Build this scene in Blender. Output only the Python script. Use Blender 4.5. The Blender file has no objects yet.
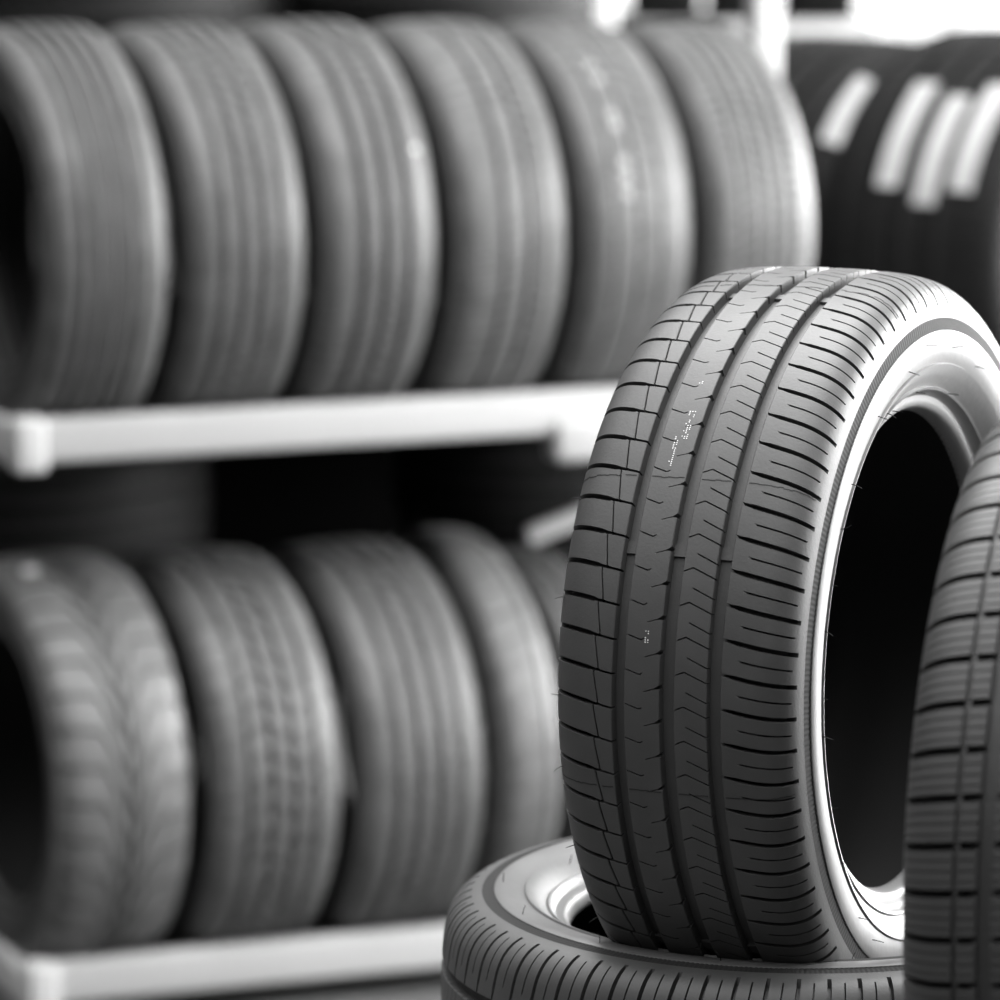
import bpy, math, random
import numpy as np
from mathutils import Vector

random.seed(7)
rng = np.random.default_rng(7)
PI = math.pi
sc = bpy.context.scene
col = sc.collection
H = 2.10                                   # camera height above the floor

# ------------------------------------------------------------------ camera
cam_d = bpy.data.cameras.new('camera')
cam = bpy.data.objects.new('camera', cam_d)
col.objects.link(cam)
cam.location = (0, 0, H)
cam.rotation_euler = (PI / 2 - 0.1723, 0, 0)
cam_d.sensor_width = 36
cam_d.lens = 180
cam_d.clip_end = 100
cam_d.dof.use_dof = True
cam_d.dof.focus_distance = 4.0
cam_d.dof.aperture_fstop = 5.2
sc.camera = cam

# ------------------------------------------------------------------ world, exposure
sc.view_settings.view_transform = 'Standard'
sc.view_settings.look = 'None'
sc.view_settings.gamma = 1
sc.view_settings.use_curve_mapping = False
sc.view_settings.exposure = 0.0
SKY_ZENITH, SKY_HORIZON = 4.8, 0.003
w = bpy.data.worlds.new('world')
sc.world = w
w.use_nodes = True
nt = w.node_tree
nt.nodes.clear()
out = nt.nodes.new('ShaderNodeOutputWorld')
bg = nt.nodes.new('ShaderNodeBackground')
tc = nt.nodes.new('ShaderNodeTexCoord')
sep = nt.nodes.new('ShaderNodeSeparateXYZ')
ramp = nt.nodes.new('ShaderNodeValToRGB')
ramp.color_ramp.elements[0].position = 0.48
ramp.color_ramp.elements[0].color = (SKY_HORIZON,) * 3 + (1,)
ramp.color_ramp.elements[1].position = 0.92
ramp.color_ramp.elements[1].color = (SKY_ZENITH,) * 3 + (1,)
nt.links.new(tc.outputs['Generated'], sep.inputs[0])
nt.links.new(sep.outputs['Z'], ramp.inputs['Fac'])
nt.links.new(ramp.outputs['Color'], bg.inputs['Color'])
nt.links.new(bg.outputs[0], out.inputs[0])

def area(name, loc, target, sx, sy, power):
    l = bpy.data.lights.new(name, 'AREA')
    l.shape = 'RECTANGLE'
    l.size, l.size_y = sx, sy
    l.energy = power
    o = bpy.data.objects.new(name, l)
    col.objects.link(o)
    o.location = loc
    o.rotation_euler = (Vector(target) - Vector(loc)).to_track_quat('-Z', 'Y').to_euler()
    return o

# daylight falling in through the long window in the right wall, and the roof lights
area('window_daylight', (4.05, 7.5, H - 0.25), (0.2, 7.2, H - 0.6), 8.5, 2.4, 2500)
area('roof_daylight', (0.4, 5.4, H + 2.3), (0.25, 4.4, H - 1.0), 2.4, 2.4, 260)

# ------------------------------------------------------------------ materials
def mat(name, base, rough=0.5, spec=0.5, bump=None, metal=0.0, var=0.0, vscale=8.0):
    m = bpy.data.materials.new(name)
    m.use_nodes = True
    n = m.node_tree
    b = n.nodes['Principled BSDF']
    b.inputs['Base Color'].default_value = (base, base, base, 1)
    b.inputs['Roughness'].default_value = rough
    b.inputs['Specular IOR Level'].default_value = spec
    b.inputs['Metallic'].default_value = metal
    t = n.nodes.new('ShaderNodeTexCoord')
    if var:
        ns = n.nodes.new('ShaderNodeTexNoise')
        ns.inputs['Scale'].default_value = vscale
        ns.inputs['Detail'].default_value = 5
        r = n.nodes.new('ShaderNodeValToRGB')
        r.color_ramp.elements[0].position = .3
        r.color_ramp.elements[1].position = .7
        a, c = base * (1 - var), base * (1 + var)
        r.color_ramp.elements[0].color = (a, a, a, 1)
        r.color_ramp.elements[1].color = (c, c, c, 1)
        n.links.new(t.outputs['Object'], ns.inputs['Vector'])
        n.links.new(ns.outputs['Fac'], r.inputs['Fac'])
        n.links.new(r.outputs['Color'], b.inputs['Base Color'])
    if bump:
        ns = n.nodes.new('ShaderNodeTexNoise')
        ns.inputs['Scale'].default_value = bump[0]
        ns.inputs['Detail'].default_value = 3
        bp = n.nodes.new('ShaderNodeBump')
        bp.inputs['Strength'].default_value = bump[1]
        bp.inputs['Distance'].default_value = bump[2]
        n.links.new(t.outputs['Object'], ns.inputs['Vector'])
        n.links.new(ns.outputs['Fac'], bp.inputs['Height'])
        n.links.new(bp.outputs['Normal'], b.inputs['Normal'])
    return m

def emit(name, v, s):
    m = bpy.data.materials.new(name)
    m.use_nodes = True
    n = m.node_tree
    n.nodes.clear()
    o = n.nodes.new('ShaderNodeOutputMaterial')
    e = n.nodes.new('ShaderNodeEmission')
    e.inputs['Color'].default_value = (v, v, v, 1)
    e.inputs['Strength'].default_value = s
    n.links.new(e.outputs[0], o.inputs[0])
    return m

M = {}
M['tread'] = mat('tread_rubber', 0.046, 0.52, 0.5, (420, 0.25, 0.0006), var=.12, vscale=30)
M['side'] = mat('sidewall_rubber', 0.085, 0.46, 0.6, (160, 0.22, 0.0008), var=.18, vscale=14)
M['band'] = mat('band_rubber', 0.022, 0.75, 0.12)
M['bead'] = mat('bead_rubber', 0.085, 0.45, 0.6)
M['liner'] = mat('inner_liner_rubber', 0.02, 0.7, 0.2)
M['hair'] = mat('hair_rubber', 0.01, 0.6, 0.3)
M['dots'] = mat('stamp_paint', 0.75, 0.6, 0.3)
M['rack_tread'] = mat('dusty_tread_rubber', 0.062, 0.5, 0.4, (90, 0.3, 0.002), var=.2, vscale=22)
M['rack_side'] = mat('dusty_sidewall_rubber', 0.022, 0.55, 0.3, var=.15, vscale=12)
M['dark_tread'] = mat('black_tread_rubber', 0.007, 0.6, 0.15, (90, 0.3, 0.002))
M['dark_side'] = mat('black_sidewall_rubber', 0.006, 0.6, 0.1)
M['black'] = mat('shade_black', 0.003, 0.9, 0.05)  # near-black colour that stands in for the shade behind the rear stacks
M['white'] = mat('white_powder_coat', 0.28, 0.4, 0.4, (60, 0.05, 0.001))
M['sticker'] = mat('white_label_paper', 0.36, 0.35, 0.5, var=.08, vscale=30)
M['faint'] = mat('faint_chalk', 0.22, 0.6, 0.3)
M['floor'] = mat('polished_concrete', 0.07, 0.35, 0.5, (20, 0.05, 0.002), var=.12, vscale=3)
M['wall'] = mat('painted_wall', 0.10, 0.7, 0.3, (40, 0.1, 0.002))
M['frame'] = mat('window_frame_paint', 0.75, 0.4, 0.4)
M['pane_back'] = emit('daylit_pane', 1.0, 2.2)
M['pane_right'] = emit('daylit_long_pane', 1.0, 1.0)

# ------------------------------------------------------------------ object helpers
def link_mesh(name, V, F, m, parent=None, smooth=True, sharp=None):
    me = bpy.data.meshes.new(name)
    V = np.asarray(V, dtype=np.float64)
    if isinstance(F, np.ndarray):
        nf = len(F)
        k = F.shape[1]
        me.vertices.add(len(V))
        me.vertices.foreach_set('co', V.ravel())
        me.loops.add(nf * k)
        me.loops.foreach_set('vertex_index', F.ravel().astype(np.int32))
        me.polygons.add(nf)
        me.polygons.foreach_set('loop_start', np.arange(0, nf * k, k, dtype=np.int32))
        me.update(calc_edges=True)
        me.validate()
    else:
        me.from_pydata([tuple(v) for v in V], [], F)
        me.update()
    me.materials.append(m)
    if smooth:
        me.polygons.foreach_set('use_smooth', np.ones(len(me.polygons), dtype=bool))
        if sharp:
            me.set_sharp_from_angle(angle=sharp)
    o = bpy.data.objects.new(name, me)
    col.objects.link(o)
    if parent:
        o.parent = parent
    return o

def tag(o, label, cat, group=None, kind=None):
    if label: o['label'] = label
    if cat: o['category'] = cat
    if group: o['group'] = group
    if kind: o['kind'] = kind

def empty(name, loc, rz=0.0):
    o = bpy.data.objects.new(name, None)
    o.empty_display_size = .05
    col.objects.link(o)
    o.location = loc
    o.rotation_euler = (0, 0, rz)
    return o

def box_vf(x0, x1, y0, y1, z0, z1, b=0.0):
    """box with chamfered edges as lists"""
    import bmesh
    bm = bmesh.new()
    bmesh.ops.create_cube(bm, size=1)
    for v in bm.verts:
        v.co = Vector(((x0 + x1) / 2 + v.co.x * (x1 - x0), (y0 + y1) / 2 + v.co.y * (y1 - y0), (z0 + z1) / 2 + v.co.z * (z1 - z0)))
    if b:
        bmesh.ops.bevel(bm, geom=list(bm.edges), offset=b, segments=3, profile=.5, affect='EDGES')
    bm.verts.index_update()
    V = [tuple(v.co) for v in bm.verts]
    F = [[v.index for v in f.verts] for f in bm.faces]
    bm.free()
    return V, F

def boxes(name, items, m, parent=None, b=0.004):
    V, F = [], []
    for it in items:
        v, f = box_vf(*it, b=b)
        o = len(V)
        V += v
        F += [[i + o for i in q] for q in f]
    return link_mesh(name, V, F, m, parent, True, math.radians(40))

# ------------------------------------------------------------------ tyre builder
TREAD_PTS = [(0, .3170), (.02, .3169), (.04, .3163), (.058, .3151), (.07, .3137), (.079, .3118), (.087, .3085),
             (.0935, .304), (.0985, .2985), (.1018, .2925), (.1038, .2863), (.1052, .280)]
SIDE_PTS = [(.1040, .2800), (.1050, .2700), (.1072, .2692), (.1081, .2670), (.1082, .2600), (.1076, .2530), (.1062, .2460),
            (.1050, .2422), (.1068, .2412), (.1060, .2385), (.1008, .2315), (.0960, .2255), (.0930, .2222),
            (.0948, .2208), (.0936, .2190), (.0890, .2172), (.0860, .2140)]
BEAD_PTS = [(.0860, .2140), (.0855, .2105), (.0850, .2075), (.0830, .2046), (.0795, .2028), (.0755, .2016), (.0715, .2006), (.0695, .2014)]
LINER_PTS = [(.0695, .2014), (.0670, .2060), (.0720, .2170), (.0840, .2340), (.0940, .2500), (.0970, .2640), (.0930, .2800),
             (.0800, .2930), (.0580, .3010), (.0300, .3050), (0, .3060)]

def catmull(P, n):
    P = np.array(P, float)
    d = np.r_[0, np.cumsum(np.hypot(*np.diff(P, axis=0).T))]
    t = np.linspace(0, d[-1], n)
    A = np.vstack([2 * P[0] - P[1], P, 2 * P[-1] - P[-2]])
    o = []
    for q in t:
        i = min(np.searchsorted(d, q, side='right') - 1, len(P) - 2)
        u = (q - d[i]) / (d[i + 1] - d[i])
        p0, p1, p2, p3 = A[i], A[i + 1], A[i + 2], A[i + 3]
        o.append(.5 * (2 * p1 + (p2 - p0) * u + (2 * p0 - 5 * p1 + 4 * p2 - p3) * u * u + (3 * p1 - p0 - 3 * p2 + p3) * u ** 3))
    return np.array(o)

_half = catmull([(-TREAD_PTS[1][0], TREAD_PTS[1][1])] + TREAD_PTS, 260)
_half = _half[_half[:, 0] >= 0]
_half[0] = (0, .317)
_hs = np.r_[0, np.cumsum(np.hypot(*np.diff(_half, axis=0).T))]
S_END = _hs[-1]
_PS = np.r_[-_hs[:0:-1], _hs]
_PU = np.r_[-_half[:0:-1, 0], _half[:, 0]]
_PR = np.r_[_half[:0:-1, 1], _half[:, 1]]
_NU = np.gradient(_PR, _PS) * -1
_NR = np.gradient(_PU, _PS)

class Prof:
    def __init__(s, R, W):
        s.R, s.kr, s.kw = R, R / .317, W / .22
    def pt(s, S, D):
        S = np.clip(S, -S_END, S_END)
        u = np.interp(S, _PS, _PU) - D * np.interp(S, _PS, _NU)
        r = np.interp(S, _PS, _PR) - D * np.interp(S, _PS, _NR)
        return u * s.kw, s.R - (.317 - r) * s.kr
    def xyz(s, S, A, D):
        u, r = s.pt(S, D)
        return np.stack([u, -r * np.cos(A), r * np.sin(A)], -1)

def grid_faces(ni, nj, off, closed_j=True):
    i = np.arange(ni - 1)[:, None]
    j = np.arange(nj if closed_j else nj - 1)[None, :]
    j2 = (j + 1) % nj
    a = i * nj + j; b = i * nj + j2; c = (i + 1) * nj + j2; d = (i + 1) * nj + j
    return np.stack([a, b, c, d], -1).reshape(-1, 4) + off

def rib(P, s0, s1, n, feats, npitch, ns=16, D0=None, D1=None, warp=None, fill=3):
    """one rib of the tread; feats = [(phase, c(s), w(s), d(s))], c = run along the circumference in metres"""
    S = np.linspace(s0, s1, ns)
    e = 2.5e-4
    base, cs, ds = [], [], []
    F = sorted(feats, key=lambda f: f[0])
    pitch = 2 * PI * .317 / npitch
    for k in range(npitch):
        for q, f in enumerate(F):
            ph, cf, wf, df = f
            c = np.array([cf(x) for x in S]); wd = np.array([wf(x) for x in S]); dd = np.array([df(x) for x in S])
            for off, g in ((-.5, 0), (-.5, 1), (.5, 1), (.5, 0)):
                sh = (e if g and off < 0 else (-e if g else 0))
                base.append(np.full(ns, (k + ph) * pitch) + c + off * wd + sh); ds.append(dd * g)
            nx = F[(q + 1) % len(F)]
            ph2 = nx[0] + (1 if q + 1 >= len(F) else 0)
            c2 = np.array([nx[1](x) for x in S])
            for t in range(1, fill + 1):
                h = t / (fill + 1)
                base.append(((k + ph) + (ph2 - ph) * h) * pitch + c + (c2 - c) * h); ds.append(np.zeros(ns))
        if not F:
            for t in range(fill + 1):
                base.append(np.full(ns, (k + t / (fill + 1)) * pitch)); ds.append(np.zeros(ns))
    A = np.array(base).T / .317
    Dp = np.array(ds).T
    SS = np.repeat(S[:, None], A.shape[1], 1)
    if warp is not None:
        SS = SS + warp(SS, (A * .317 - np.array([F[0][1](x) for x in S])[:, None]) / pitch)
    ch = .0006
    rows_S, rows_A, rows_D = [SS], [A], [Dp]
    if D0:
        rows_S, rows_A, rows_D = [SS[:1], SS[:1] + ch] + [SS[1:]], [A[:1], A[:1], A[1:]], [np.maximum(Dp[:1], ch), Dp[:1], Dp[1:]]
    if D1:
        S9, A9, D9 = rows_S.pop(), rows_A.pop(), rows_D.pop()
        rows_S += [S9[:-1], S9[-1:] - ch, S9[-1:]]; rows_A += [A9[:-1], A9[-1:], A9[-1:]]; rows_D += [D9[:-1], D9[-1:], np.maximum(D9[-1:], ch)]
    if D0: rows_S.insert(0, SS[:1]); rows_A.insert(0, A[:1]); rows_D.insert(0, np.full_like(A[:1], D0))
    if D1: rows_S.append(SS[-1:]); rows_A.append(A[-1:]); rows_D.append(np.full_like(A[:1], D1))
    SS, A, Dp = (np.concatenate(x) for x in (rows_S, rows_A, rows_D))
    V = P.xyz(SS, A, Dp)
    return V.reshape(-1, 3), grid_faces(*A.shape, 0)

def groove(P, s0, s1, D, bars=(), n=240, slope=.0012):
    a = np.linspace(0, 2 * PI, n, endpoint=False)
    d = np.full(n, D)
    if bars:
        ex, ed = [], []
        for b in bars:
            hw = .005 / .317
            ex += [b - hw - 1e-3, b - hw, b + hw, b + hw + 1e-3]; ed += [D, D * .72, D * .72, D]
            keep = np.abs((a - b + PI) % (2 * PI) - PI) > hw + 2e-3
            a, d = a[keep], d[keep]
        a = np.r_[a, np.array(ex) % (2 * PI)]; d = np.r_[d, ed]
        o = np.argsort(a); a, d = a[o], d[o]
    SS = np.array([s0 - .0004, s0 + slope, s1 - slope, s1 + .0004])[:, None] + 0 * a[None]
    A = a[None] + 0 * SS
    Dp = np.repeat(d[None], 4, 0)
    return P.xyz(SS, A, Dp).reshape(-1, 3), grid_faces(*A.shape, 0)

def revolve(P, pts, sgn, n, m=None, ser=None):
    pts = catmull(pts, m) if m else np.array(pts, float)
    a = np.linspace(0, 2 * PI, n, endpoint=False)
    u = sgn * pts[:, 0][:, None] * P.kw + 0 * a
    r = (P.R - (.317 - pts[:, 1]) * P.kr)[:, None] + 0 * a
    if ser is not None:
        u, r = ser(u, r, np.arange(n), sgn)
    V = np.stack([u, -r * np.cos(a), r * np.sin(a)], -1).reshape(-1, 3)
    F = grid_faces(len(pts), n, 0)
    return V, (F if sgn < 0 else F[:, ::-1])

def merge(parts):
    V, F, o = [], [], 0
    for v, f in parts:
        V.append(v); F.append(f + o); o += len(v)
    return np.concatenate(V), np.concatenate(F)

K = lambda v: (lambda s: v)
def lin(a, b, s0, s1):
    return lambda s: a + (b - a) * min(1, max(0, (s - s0) / (s1 - s0)))
def gate(v, s0, s1, f=.002):
    """depth v between s0 and s1, fading to nothing at both ends"""
    return lambda s: v * min(1, max(0, (s - s0) / f)) * min(1, max(0, (s1 - s) / f))

# --- tread patterns: each returns the (verts, quads) pieces of one tread
def tread_touring(P):
    """asymmetric road tread: three main grooves, chevron sipes, shoulder slots with blind sipes between"""
    o = []
    GD = .0088
    g1, g2, g3 = (-.0445, -.0335), (-.0030, .0095), (.0375, .0490)
    zig = lambda S, ph: -.0042 * np.clip((((ph - .06) % 1) - .5) * 1.2, -.5, .5) * np.exp(-((S + .059) / .004) ** 2)
    cL = lambda s: -.17 * (s + .0445) - 2.2 * min(0, s + .075) ** 2
    wl = lambda s: .0020 + .0022 * min(1, max(0, (-.062 - s) / .004))
    dl = lambda s: .0070 * min(1, max(0, (s + .118) / .008))
    o.append(rib(P, -S_END, -.0598, 0, [(.06, cL, wl, dl)], 72, 26, D1=.005, warp=zig, fill=5))
    gs = np.linspace(0, 2 * PI, 72 * 8, endpoint=False)
    SS = np.array([-.0602, -.0583])[:, None] + 0 * gs
    SS = SS + zig(SS, (gs * .317 - cL(-.059)) / (2 * PI * .317 / 72))
    o.append((P.xyz(SS, gs[None] + 0 * SS, .0049 + 0 * SS).reshape(-1, 3), grid_faces(2, len(gs), 0)))
    o.append(rib(P, -.0587, g1[0], 0, [(.06, cL, wl, lambda s: .0070)], 72, 10, D0=.005, D1=GD, warp=zig, fill=5))
    bars = [math.radians(x) for x in (24, 77, 138, 198, 258, 318)]
    o.append(groove(P, *g1, GD, bars))
    a, b = g1[1], g2[0]
    W2 = b - a
    c1 = lambda s: -.30 * (s - a) if s < a + .42 * W2 else -.30 * .42 * W2 + .45 * (s - a - .42 * W2)
    c2 = lambda s: .32 * (s - b) 
    w2 = lambda s: .0008 + .0030 * max(0, (s - (b - .004)) / .004)
    o.append(rib(P, a, b, 0, [(.25, c1, K(.0012), gate(.006, a - .01, a + .52 * W2)), (.78, c2, w2, gate(.0068, b - .42 * W2, b + .01))], 72, 26, D0=GD, D1=GD))
    o.append(groove(P, *g2, GD, bars))
    a, b = g2[1], g3[0]
    W3 = b - a
    c3 = lambda s: .42 * (s - a) if s < a + .3 * W3 else .42 * .3 * W3 - .40 * (s - a - .3 * W3)
    c4 = lambda s: -.42 * (s - a - .4 * W3)
    o.append(rib(P, a, b, 0, [(.15, c3, K(.0013), lambda s: .006), (.68, c4, K(.0013), gate(.006, a + .38 * W3, b + .01))], 72, 26, D0=GD, D1=GD))
    o.append(groove(P, *g3, GD, bars))
    c5 = lambda s: -.20 * (s - .049) + 1.35 * max(0, s - .06) ** 2
    w5 = lambda s: .0026 + .0014 * min(1, max(0, (s - .054) / .006))
    d5 = gate(.0075, .03, .1125, .0015)
    o.append(rib(P, g3[1], S_END, 0, [(.30, c5, w5, d5), (.80, c5, K(.0016), gate(.0055, .064, .108, .002))], 72, 40, D0=GD, fill=3))
    return o

def tread_winter(P):
    """block tread: deep wide cross slots with three fine sipes in each block"""
    o = []
    GD = .008
    edges = [(-.064, -.0605), (-.047, -.036), (-.004, .004), (.036, .047)]
    cL = lambda s: .10 * (s + .06)
    sl = (.08, cL, lambda s: .0078 if s < -.05 else .0060, lambda s: .0095 * min(1, max(0, (s + .116) / .006)))
    sip = [(p, cL, K(.0011), gate(.0022, -.112, 1)) for p in (.31, .54, .77)]
    prev = -S_END
    for k, (a, b) in enumerate(edges + [(S_END, None)]):
        o.append(rib(P, prev, a, 0, [sl] + sip, 60, 24 if k in (0, 4) else 10, D0=GD if k else None, D1=GD if k < 4 else None, fill=2))
        if b is not None:
            o.append(groove(P, a, b, GD * (.5 if k == 0 else 1)))
            prev = b
    return o

def tread_ribs(P, grooves, lat=None, n=64, depth=.013, ns=8, lw=.0036):
    """rib tread: straight grooves with fine cross cuts on the shoulders"""
    o = []
    prev = -S_END
    for k, (a, b) in enumerate(list(grooves) + [(S_END, None)]):
        sh = k in (0, len(grooves))
        f = []
        if sh:
            lo, hi = (-.115, 1) if k == 0 else (-1, .115)
            f = [(.5, lambda s: .15 * s, K(.0030), gate(.005, lo, hi, .006))]
        elif lat:
            f = [(.5, (lambda q: (lambda s: lat * q * s))(1 if k % 2 else -1), K(lw), K(.007))]
        o.append(rib(P, prev, a, 0, f, n, 16 if sh else ns, D0=depth if k else None, D1=depth if b is not None else None, fill=2))
        if b is not None:
            o.append(groove(P, a, b, depth, n=160))
            prev = b
    return o

def tread_vee(P):
    """directional tread: V-shaped slots swept from a centre rib to both shoulders"""
    o = []
    c = lambda s: 2.3 * min(abs(s), .036) + .12 * max(0, abs(s) - .036)
    d = lambda s: .008 * min(1, max(0, (.117 - abs(s)) / .008))
    wv = lambda s: .020 if abs(s) < .034 else .007
    o.append(rib(P, -S_END, -.008, 0, [(.5, c, wv, d)], 36, 34, D1=.008, fill=4))
    o.append(groove(P, -.008, -.003, .008, n=160))
    o.append(rib(P, -.003, .003, 0, [], 40, 4, D0=.008, D1=.008))
    o.append(groove(P, .003, .008, .008, n=160))
    o.append(rib(P, .008, S_END, 0, [(.0, c, wv, d)], 36, 34, D0=.008, fill=4))
    return o

def serr_band(u, r, j, sgn):
    t = ((j % 4) < 2) * 1.0
    k = np.linspace(0, 1, u.shape[0])[:, None]
    inner = (k > .15) & (k < .9)
    return u - sgn * .0003 * t * inner, r

def serr_toe(u, r, j, sgn):
    t = ((j % 6) < 3) * 1.0
    m = np.zeros((u.shape[0], 1)); m[-2:] = 1
    return u, r + .0012 * t * m

def tyre(label, centre, yaw, roll, R, W, pattern, mats=('tread', 'side'), spin=0.0, group=None, fine=False, cat='tyre', seg=160):
    """centre = hub point of the tyre; the Empty stands under it at the tyre's lowest point"""
    P = Prof(R, W)
    half = .1086 * P.kw
    h = R if abs(roll) < .8 else half
    base = (centre[0], centre[1], centre[2] - h)
    t = empty('car_tyre', base, yaw)
    tag(t, label, cat, group)
    def put(name, V, F, m, sharp=32):
        o = link_mesh(name, V, F, M[m], t, True, math.radians(sharp))
        o.location = (0, 0, h)
        o.rotation_euler = (spin, -roll, 0)
        return o
    put('tread', *merge(pattern(P)), mats[0])
    n = 480 if fine else seg
    slim = 0 if fine or abs(roll) > .8 else .007
    tuck = lambda pts: [(u - slim * min(1, max(0, (.28 - r) / .012)) * min(1, max(0, (r - .2014) / .03)), r) for u, r in pts]
    for sg in (1, -1):
        put('sidewall', *revolve(P, tuck(SIDE_PTS), sg, n), mats[1])
        put('bead', *revolve(P, tuck(BEAD_PTS), sg, 960 if fine else seg, 14, serr_toe if fine else None), 'bead' if fine else mats[1], 50)
        if fine:
            put('rim_band', *revolve(P, [(.1050, .2812), (.1048, .2806), (.1052, .2780), (.1056, .2750), (.1060, .2720), (.1063, .2697), (.1072, .2690)], sg, 1600, None, serr_band), 'band', 20)
    L = LINER_PTS + [(-u, r) for u, r in LINER_PTS[-2::-1]]
    put('inner_liner', *revolve(P, L, 1, seg, 60), 'liner', 60)
    t['h'] = h
    return t, P, h

def hair(t, P, h, roll, spin, S=None, ur=None, sgn=1, ang=0.0, length=.009):
    """one moulding hair: a thin bent rubber whisker standing off the surface"""
    if ur is None:
        u, r = P.pt(np.array(S), np.array(0.0)); u2, r2 = P.pt(np.array(S), np.array(-length))
    else:
        u, r = sgn * ur[0] * P.kw, P.R - (.317 - ur[1]) * P.kr
        u2, r2 = u + sgn * length * .9, r + length * random.uniform(-.3, .3)
    bend = random.uniform(-.5, .5) * length / P.R
    pts = []
    for k in range(5):
        q = k / 4
        a = ang + bend * q * q
        uu, rr = u + (u2 - u) * q, r + (r2 - r) * q
        pts.append(np.array([uu, -rr * math.cos(a), rr * math.sin(a)]))
    V, F = [], []
    for k, p in enumerate(pts):
        d = pts[min(k + 1, 4)] - pts[max(k - 1, 0)]
        d /= np.linalg.norm(d)
        e1 = np.cross(d, [.3, .2, .9]); e1 /= np.linalg.norm(e1); e2 = np.cross(d, e1)
        rad = .00045 * (1 - .4 * k / 4)
        for q in range(5):
            V.append(p + rad * (math.cos(q * 1.2566) * e1 + math.sin(q * 1.2566) * e2))
    for k in range(4):
        for q in range(5):
            F.append([k * 5 + q, k * 5 + (q + 1) % 5, k * 5 + 5 + (q + 1) % 5, k * 5 + 5 + q])
    o = link_mesh('rubber_hair', V, F, M['hair'], t)
    o.location = (0, 0, h)
    o.rotation_euler = (spin, -roll, 0)

def patch(name, t, P, h, roll, spin, rects, m, label=None, lift=.0004, ns=3, na=4):
    """thin marks or labels lying on the tread: rects = (s0, s1, a0, a1)"""
    parts = []
    for s0, s1, a0, a1 in rects:
        S, A = np.meshgrid(np.linspace(s0, s1, ns), np.linspace(a0, a1, na), indexing='ij')
        top = P.xyz(S, A, -lift + 0 * S).reshape(-1, 3)
        bot = P.xyz(S, A, .0002 + 0 * S).reshape(-1, 3)
        F = grid_faces(ns, na, 0, False)
        n0 = len(top)
        edge = [i for i in range(na)] + [k * na + na - 1 for k in range(1, ns)] + [(ns - 1) * na + i for i in range(na - 2, -1, -1)] + [k * na for k in range(ns - 2, 0, -1)]
        E = np.array([[edge[i], edge[(i + 1) % len(edge)], edge[(i + 1) % len(edge)] + n0, edge[i] + n0] for i in range(len(edge))])
        parts.append((np.concatenate([top, bot]), np.concatenate([F, F[:, ::-1] + n0, E])))
    o = link_mesh(name, *merge(parts), M[m], t, True, math.radians(30))
    o.location = (0, 0, h)
    o.rotation_euler = (spin, -roll, 0)
    if label: o['label'] = label
    return o

# ------------------------------------------------------------------ the setting
def struct(o, label=None):
    o['kind'] = 'structure'
    if label: o['label'] = label
    return o

struct(boxes('floor', [(-6, 4.3, -1.5, 16.3, -.1, 0)], M['floor'], b=0))
BY = 16.0
wx0, wx1, wz0, wz1 = 0.30, 2.6, H - 1.30, H + 0.6
struct(boxes('wall_back', [(-6, wx0, BY, BY + .2, 0, 3.6), (wx1, 4.3, BY, BY + .2, 0, 3.6), (wx0, wx1, BY, BY + .2, 0, wz0), (wx0, wx1, BY, BY + .2, wz1, 3.6)], M['wall'], b=0))
win = struct(boxes('window_1', [(wx0, wx1, BY + .12, BY + .13, wz0, wz1)], M['pane_back'], b=0))
boxes('window_frame', [(wx0, wx1, BY + .02, BY + .1, wz0 - .02, wz0 + .03), (wx0, wx1, BY + .02, BY + .1, wz1 - .04, wz1), (wx0, wx0 + .05, BY + .02, BY + .1, wz0, wz1), (wx1 - .05, wx1, BY + .02, BY + .1, wz0, wz1), (1.42, 1.46, BY + .02, BY + .1, wz0, wz1)], M['frame'], win, b=.004)
RX = 4.1
ry0, ry1, rz0, rz1 = 3.0, 12.0, H - 1.5, H + 1.0
struct(boxes('wall_right', [(RX, RX + .2, -1.5, ry0, 0, 3.6), (RX, RX + .2, ry1, 16.2, 0, 3.6), (RX, RX + .2, ry0, ry1, 0, rz0), (RX, RX + .2, ry0, ry1, rz1, 3.6)], M['wall'], b=0))
win2 = struct(boxes('window_2', [(RX + .12, RX + .13, ry0, ry1, rz0, rz1)], M['pane_right'], b=0))
boxes('window_frame', [(RX + .03, RX + .1, ry0, ry1, rz0, rz0 + .05), (RX + .03, RX + .1, ry0, ry1, rz1 - .05, rz1)] + [(RX + .03, RX + .1, y - .03, y + .03, rz0, rz1) for y in (3.03, 6, 9, 11.97)], M['frame'], win2, b=.004)

# ------------------------------------------------------------------ racks
TH = math.radians(20)
Sv = Vector((math.cos(TH), math.sin(TH), 0)); Nv = Vector((-math.sin(TH), math.cos(TH), 0))
A0 = Vector((-.678, 7.3614, 0))            # front left end of the rack's beams
ZU, ZL = H - 1.1605, H - 1.9965            # tops of the upper and lower beams

rack = empty('tyre_rack', A0, TH)
tag(rack, 'white steel two-tier rack carrying the rows of tyres', 'rack')
XR = 1.37
for z in (ZU, ZL):
    boxes('front_beam', [(0, XR, 0, .04, z - .066, z)], M['white'], rack, .008)
    boxes('rear_beam', [(0, XR, .44, .48, z - .066, z)], M['white'], rack, .008)
    boxes('side_rail', [(-.046, -.012, .02, .50, z - .075, z - .012)], M['white'], rack, .004)
    boxes('side_rail', [(XR - .045, XR - .015, .05, .43, z - .066, z - .002)], M['white'], rack, .004)
boxes('end_plate', [(-.048, .002, -.012, .045, ZU - .078, ZU + .003)], M['white'], rack, .008)
boxes('corner_post', [(-.042, .008, -.012, .045, 0, ZL + .001)], M['white'], rack, .008)
boxes('beam_joint', [(.812, .98, -.012, .05, ZU - .110, ZU - .045)], M['white'], rack, .010)
boxes('upright', [(XR - .020, XR + .028, .49, .54, 0, H + .6)], M['white'], rack, .006)
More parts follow.
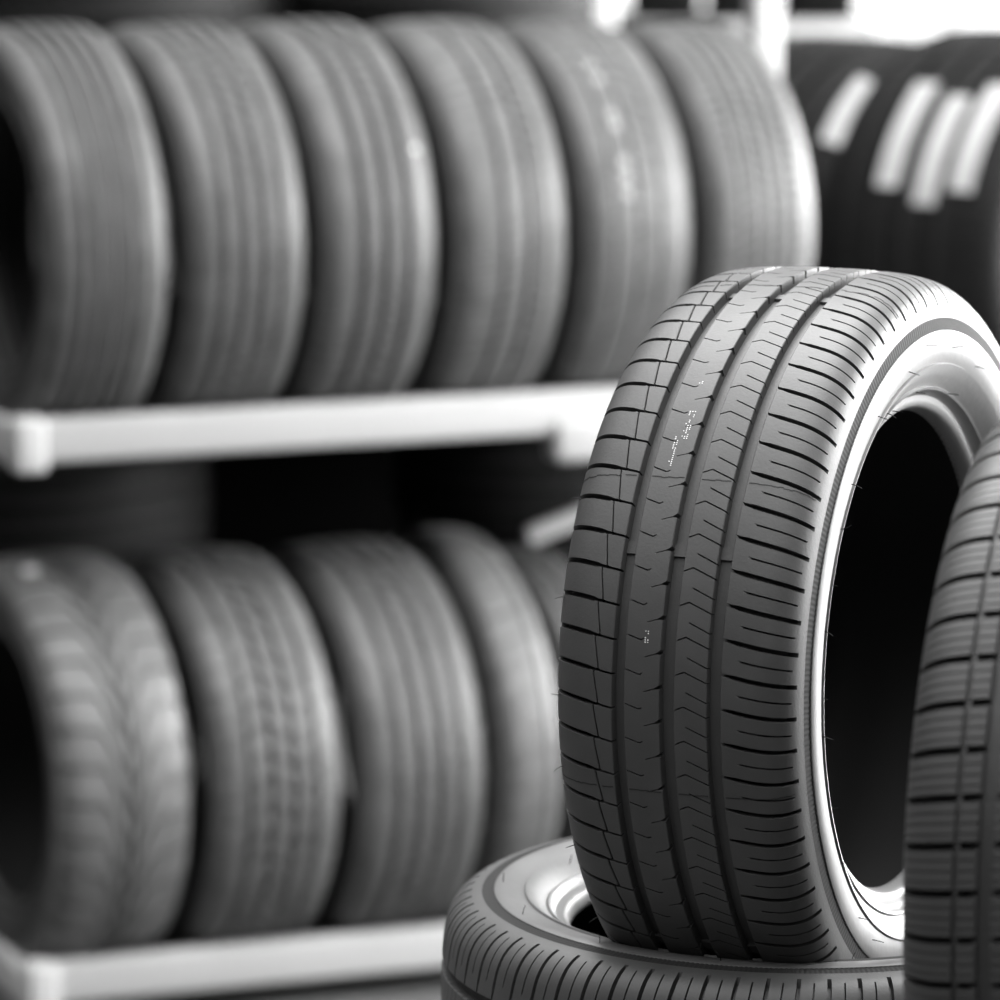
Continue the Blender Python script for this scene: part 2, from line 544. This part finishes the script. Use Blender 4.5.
boxes('upright', [(-.06, -.012, .49, .54, 0, H + .6)], M['white'], rack, .006)
boxes('foot_plate', [(XR - .05, XR + .06, .46, .57, 0, .008)], M['white'], rack, .002)

def bar(name, a, b, hw, m, parent=None, bev=.006):
    a, b = Vector(a), Vector(b)
    L = (b - a).length
    V, F = box_vf(0, L, -hw * .6, hw * .6, -hw, hw, bev)
    q = (b - a).to_track_quat('X', 'Z')
    V = [tuple(a + q @ Vector(v)) for v in V]
    return link_mesh(name, V, F, m, parent, True, math.radians(40))
bar('diagonal_brace', (.957, .515, ZU - .325), (XR, .515, ZU - .19), .015, M['white'], rack)

G4 = [(-.060, -.046), (-.026, -.011), (.009, .024), (.044, .058)]
G4b = [(-.060, -.048), (-.024, -.012), (.012, .024), (.048, .060)]
G3 = [(-.048, -.032), (-.008, .008), (.032, .048)]
up_c = [(-.7040, 7.6073, -.9033, .3258), (-.5025, 7.6807, -.9064, .3234), (-.3068, 7.7519, -.9068, .3231),
        (-.1080, 7.8243, -.9098, .3207), (.0871, 7.8953, -.9137, .3176), (.2806, 7.9657, -.9167, .3153)]
up_pat = [lambda P: tread_ribs(P, [(-.066, -.050), (-.038, -.022), (-.010, .006), (.018, .034), (.046, .058)], None, 70),
          lambda P: tread_ribs(P, G4, .3, 66),
          lambda P: tread_ribs(P, G3, .3, 72),
          lambda P: tread_ribs(P, [(-.030, -.020), (.018, .028), (.05, .056)], .2, 80),
          lambda P: tread_ribs(P, [(-.055, -.050), (-.01, -.004), (.03, .036)], .4, 60),
          lambda P: tread_ribs(P, [(-.05, -.045), (-.022, -.017), (.006, .011), (.032, .037), (.058, .062)], .5, 90)]
up_lab = ['grey ribbed tyre at the far left of the upper tier, dark hub hole showing',
          'second tyre from the left on the upper rack tier, with four straight grooves',
          'third upper tier tyre from the left, with a small painted highlight on its tread',
          'fourth upper tier tyre from the left, above the middle of the white beam',
          'upper tier tyre with a column of faint pale stamped marks down its tread',
          'last tyre at the right end of the upper tier, finely ribbed, by the white post']
for k, (x, y, z, R) in enumerate(up_c):
    t, P, h = tyre(up_lab[k], (x - .001, y, z + H - .006), .45, 0, R - .0045, .200, up_pat[k], ('rack_tread', 'rack_side'), group='tyres on the upper rack tier', spin=k * .7)
    if k == 2:
        patch('highlight_spot', t, P, h, 0, 0, [(.064, .076, .45, .48)], 'sticker', 'small painted highlight spot')  # highlight dot on the tread, painted as a pale patch
    if k == 4:
        [patch('stamped_mark', t, P, h, 0, 0, [(-.034, -.022, a, a + .05)], 'faint', 'faint pale stamped mark') for a in (.95, .84, .62, .56, .36, .28, .2)]

lo_c = [(-.6929, 7.6114, -1.7330, .3308, .225, .45), (-.4650, 7.6943, -1.7370, .3276, .220, .45), (-.2432, 7.7751, -1.7371, .3276, .220, .45),
        (-.0830, 7.8333, -1.7320, .3316, .112, .45), (.0400, 7.8780, -1.7545, .3140, .10, .45)]
lo_pat = [tread_vee,
          lambda P: tread_ribs(P, G4b, .9, 50, lw=.009),
          lambda P: tread_ribs(P, G4, .4, 60),
          lambda P: tread_ribs(P, [(.038, .046)], .2, 44),
          lambda P: tread_ribs(P, G3, .3, 66)]
lo_lab = ['leftmost tyre on the lower rack tier, with a V-shaped directional tread',
          'second tyre from the left on the lower rack tier, with a blocky mottled tread',
          'third tyre from the left on the lower rack tier, four straight ribs and grooves',
          'narrow lower tier tyre with one bright band along its right shoulder',
          'lower tier tyre mostly hidden behind the sharp standing tyre']
for k, (x, y, z, R, W, yw) in enumerate(lo_c):
    t, P, h = tyre(lo_lab[k], (x - .002, y - .001, z + H - .006), yw, 0, R - .0045, W + .003, lo_pat[k], ('rack_tread', 'rack_side'), group='tyres on the lower rack tier', spin=k * .9)

    if k == 0:
        patch('paper_tag', t, P, h, 0, 0, [(-.066, -.044, 1.34, 1.42)], 'sticker', 'small pale paper tag', .001)

# ------------------------------------------------------------------ foreground tyres
ALL = [lambda P: tread_ribs(P, G3, None, 40, ns=4)]
stack_xy = (.2523, 4.1519)
zb = H - 1.1615 - .1086 * .2093 / .22
t_l, P_l, h_l = tyre('tyre lying flat on the stack under the sharp standing tyre, its pale sidewall up', (*stack_xy, H - 1.1615), .0, PI / 2, .303, .2093, tread_touring, fine=True, spin=.3)
n_st = 4
hh = zb / n_st
for k in range(n_st):
    tyre('hidden tyre %s in the stack under the standing tyre' % ['at the floor', 'second from the floor', 'third from the floor', 'just under the top one'][k],
         (*stack_xy, hh * (k + .5)), 0, PI / 2, .300, hh / (2 * .1086) * .22, ALL[0], group='stacked tyres below the frame', seg=96)

C_s = (.2638, 4.1437, H - .8434)
t_s, P_s, h_s = tyre('sharp new tyre standing upright in the foreground on a flat tyre', C_s, -.4428, .0121, .317, .22, tread_touring, fine=True)
for S, a in [(-.10, .55), (-.10, .28), (-.098, .02), (-.10, -.18), (-.099, -.42), (-.10, -.7)]:
    hair(t_s, P_s, h_s, .0121, 0, S=S, ang=a, length=.008)
for ur, a in [((.1074, .250), 1.35), ((.1074, .250), 1.05), ((.1008, .2315), 1.18), ((.1084, .262), 1.5), ((.1074, .25), .75), ((.1045, .242), .6), ((.0960, .2255), .42),
              ((.1045, .242), .25), ((.0960, .2255), .02), ((.1045, .242), -.1), ((.0960, .2255), -.42), ((.1045, .242), -.6), ((.1074, .252), -.85), ((.1082, .255), -1.0),
              ((.1008, .2315), -1.2), ((.1084, .262), -1.25), ((.0945, .2195), 1.3), ((.0945, .2195), 1.55), ((.1082, .255), 1.75), ((.1074, .25), 2.0), ((.0945, .2195), 1.9)]:
    hair(t_s, P_s, h_s, .0121, 0, ur=ur, ang=a, length=.010)
dots = []
for cx, cy, cols, rows in ((-.018, .90, 2, 3), (-.0165, .80, 3, 16), (-.0215, .72, 2, 16), (-.017, .205, 2, 6)):
    dots = []
    for i in range(cols):
        for j in range(rows):
            if random.random() < .5:
                s_, a_ = cx + i * .0022, cy - j * .0055
                dots.append((s_, s_ + .0009, a_, a_ + .0026))
    patch('stamped_mark', t_s, P_s, h_s, .0121, 0, dots, 'dots', 'white dot-matrix stamp marks', .0002, 2, 2)
for a0, jg in ((.605, .0015), (1.37, .004), (-.205, .001)):
    rects, a_ = [], a0
    for lo, hi in ((-.105, -.061), (-.056, -.046), (-.032, -.004), (.011, .036), (.051, .108)):
        q = lo
        while q < hi - .001:
            n_ = min(hi, q + random.uniform(.002, .006))
            a_ = a0 + random.uniform(-jg, jg) - (.10 * (q - .05) if q > .05 else 0)
            rects.append((q, n_, a_, a_ + .0019))
            q = n_
    patch('mould_seam', t_s, P_s, h_s, .0121, 0, rects, 'hair', 'thin jagged mould seam line', .0003, 2, 2)
for a in [x * .3 + .1 for x in range(14)]:
    hair(t_l, P_l, h_l, PI / 2, .3, ur=random.choice([(.1082, .255), (.1008, .2315), (.1084, .262), (.0945, .2195)]), ang=a * 1.5, length=.009)

C_r = (.4622, 3.6008, H - .8701)
tyre('slightly blurred block-tread tyre cut off by the right edge of the frame', C_r, -.3, 0, .317, .22, tread_winter, fine=True, spin=.05)
zr = H - 1.187 + .095
for k in range(5):
    tyre('hidden tyre %s in the stack under the cut-off tyre' % ['at the floor', 'second from the floor', 'third from the floor', 'fourth from the floor', 'at the top'][k],
         (.50, 3.53, zr / 5 * (k + .5)), 0, PI / 2, .270, zr / 5 / (2 * .1086) * .22, ALL[0], group='stacked tyres below the frame', seg=96)

# ------------------------------------------------------------------ flat stacks behind the rack, on the rear shelf
rear = empty('rear_shelf', A0 + Nv * .6, TH)
tag(rear, 'shadowed rear shelf carrying flat tyre stacks behind the white rack', 'shelf')
for z in (ZU + .035, ZL + .035):
    boxes('shelf_board', [(-.6, 1.30, 0, .7, z - .03, z)], M['wall'], rear, .003)
boxes('shelf_post', [(-.62, -.57, .33, .38, 0, ZU)], M['wall'], rear, .003)
boxes('shelf_post', [(1.25, 1.30, .33, .38, 0, ZU)], M['wall'], rear, .003)
boxes('shade_panel', [(-.62, 1.33, .70, .72, 0, H + .5)], M['black'], rear, .002)  # added sheet, painted black as the darkness seen between the stacks
st_pat = lambda P: tread_ribs(P, G3, .5, 60)
def flat_stack(px, py, z0, n, hW, R, where):
    for k in range(n):
        tyre('dark tyre lying flat in the %s stack behind the rack, %s' % (where, ['lowest', 'second up', 'third up', 'fourth up'][k]),
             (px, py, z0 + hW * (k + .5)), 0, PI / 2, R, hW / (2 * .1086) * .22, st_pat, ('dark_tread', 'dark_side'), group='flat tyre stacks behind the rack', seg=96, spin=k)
flat_stack(-.80, 8.265, ZL + .035, 3, .215, .315, 'lower left')
flat_stack(.06, 8.60, ZL + .035, 3, .215, .25, 'lower middle')
flat_stack(-.69, 8.31, ZU + .035, 3, .215, .318, 'upper left')
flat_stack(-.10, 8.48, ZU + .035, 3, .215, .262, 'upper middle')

# ------------------------------------------------------------------ dark tyres with white labels at the right
DY = -.70
dax = Vector((math.cos(DY), math.sin(DY), 0))
dC = Vector((.8972, 8.5432, H - 1.0322))
drack = empty('label_tyre_rack', (dC.x - dax.x * .35, dC.y - dax.y * .35, 0), DY)
tag(drack, 'dark steel rack under the black tyres with white labels', 'rack')
zt = dC.z - math.sqrt(.36 ** 2 - .2 ** 2)
for s in (-1, 1):
    boxes('beam', [(-.62, .75, .2 * s - (.04 if s < 0 else 0), .2 * s + (.04 if s > 0 else 0), zt - .06, zt)], M['dark_side'], drack, .004)
for s in (-1, 1):
    for x in (-.60, .71):
        boxes('leg', [(x, x + .04, .2 * s - (.04 if s < 0 else 0), .2 * s + (.04 if s > 0 else 0), 0, zt - .055)], M['dark_side'], drack, .004)
d_pat = lambda P: tread_ribs(P, [(-.045, -.033), (-.006, .006), (.033, .045)], .4, 60)
td, Pd, hd = tyre('big black tyre at the upper right with three long white label strips', dC, DY, 0, .36, .39, d_pat, ('dark_tread', 'dark_side'), group='black tyres with white labels')
for s_, a0, a1 in ((-.024, .33, .90), (.021, .26, .83), (.058, .34, .92)):
    patch('label_strip', td, Pd, hd, 0, 0, [(s_ - .013, s_ + .013, a0, a1)], 'sticker', 'white paper label strip', .0012, 4, 14)
td2, Pd2, hd2 = tyre('black tyre behind the big one with a single white label strip', dC - dax * .395 + Vector((.02, .02, -.018)), DY, 0, .345, .39, d_pat, ('dark_tread', 'dark_side'), group='black tyres with white labels')
patch('label_strip', td2, Pd2, hd2, 0, 0, [(.082, .106, .60, 1.05)], 'sticker', 'white paper label strip', .0012, 4, 14)

# ------------------------------------------------------------------ far rack in front of the daylit window
fr = empty('far_rack', (.3, 12.55, 0), 0)
tag(fr, 'white rack far away before the bright window', 'rack')
fz = H - .968
boxes('beam', [(0, .61, 0, .05, fz - .058, fz)], M['white'], fr, .006)
boxes('beam', [(0, .61, .42, .47, fz - .058, fz)], M['white'], fr, .006)
for x in (0, .60):
    for y in (0, .42):
        boxes('post', [(x, x + .045, y, y + .05, 0, fz)], M['white'], fr, .004)
for k, x in enumerate((.12, .315, .51)):
    tyre('dark far-off tyre on the far rack, %s' % ['leftmost', 'middle one just left of the white post', 'right of the white post'][k],
         (.3 + x, 12.785, fz + math.sqrt(.32 ** 2 - .185 ** 2)), 0, 0, .32, .175, st_pat, ('dark_tread', 'dark_side'), group='tyres on the far rack', seg=96)
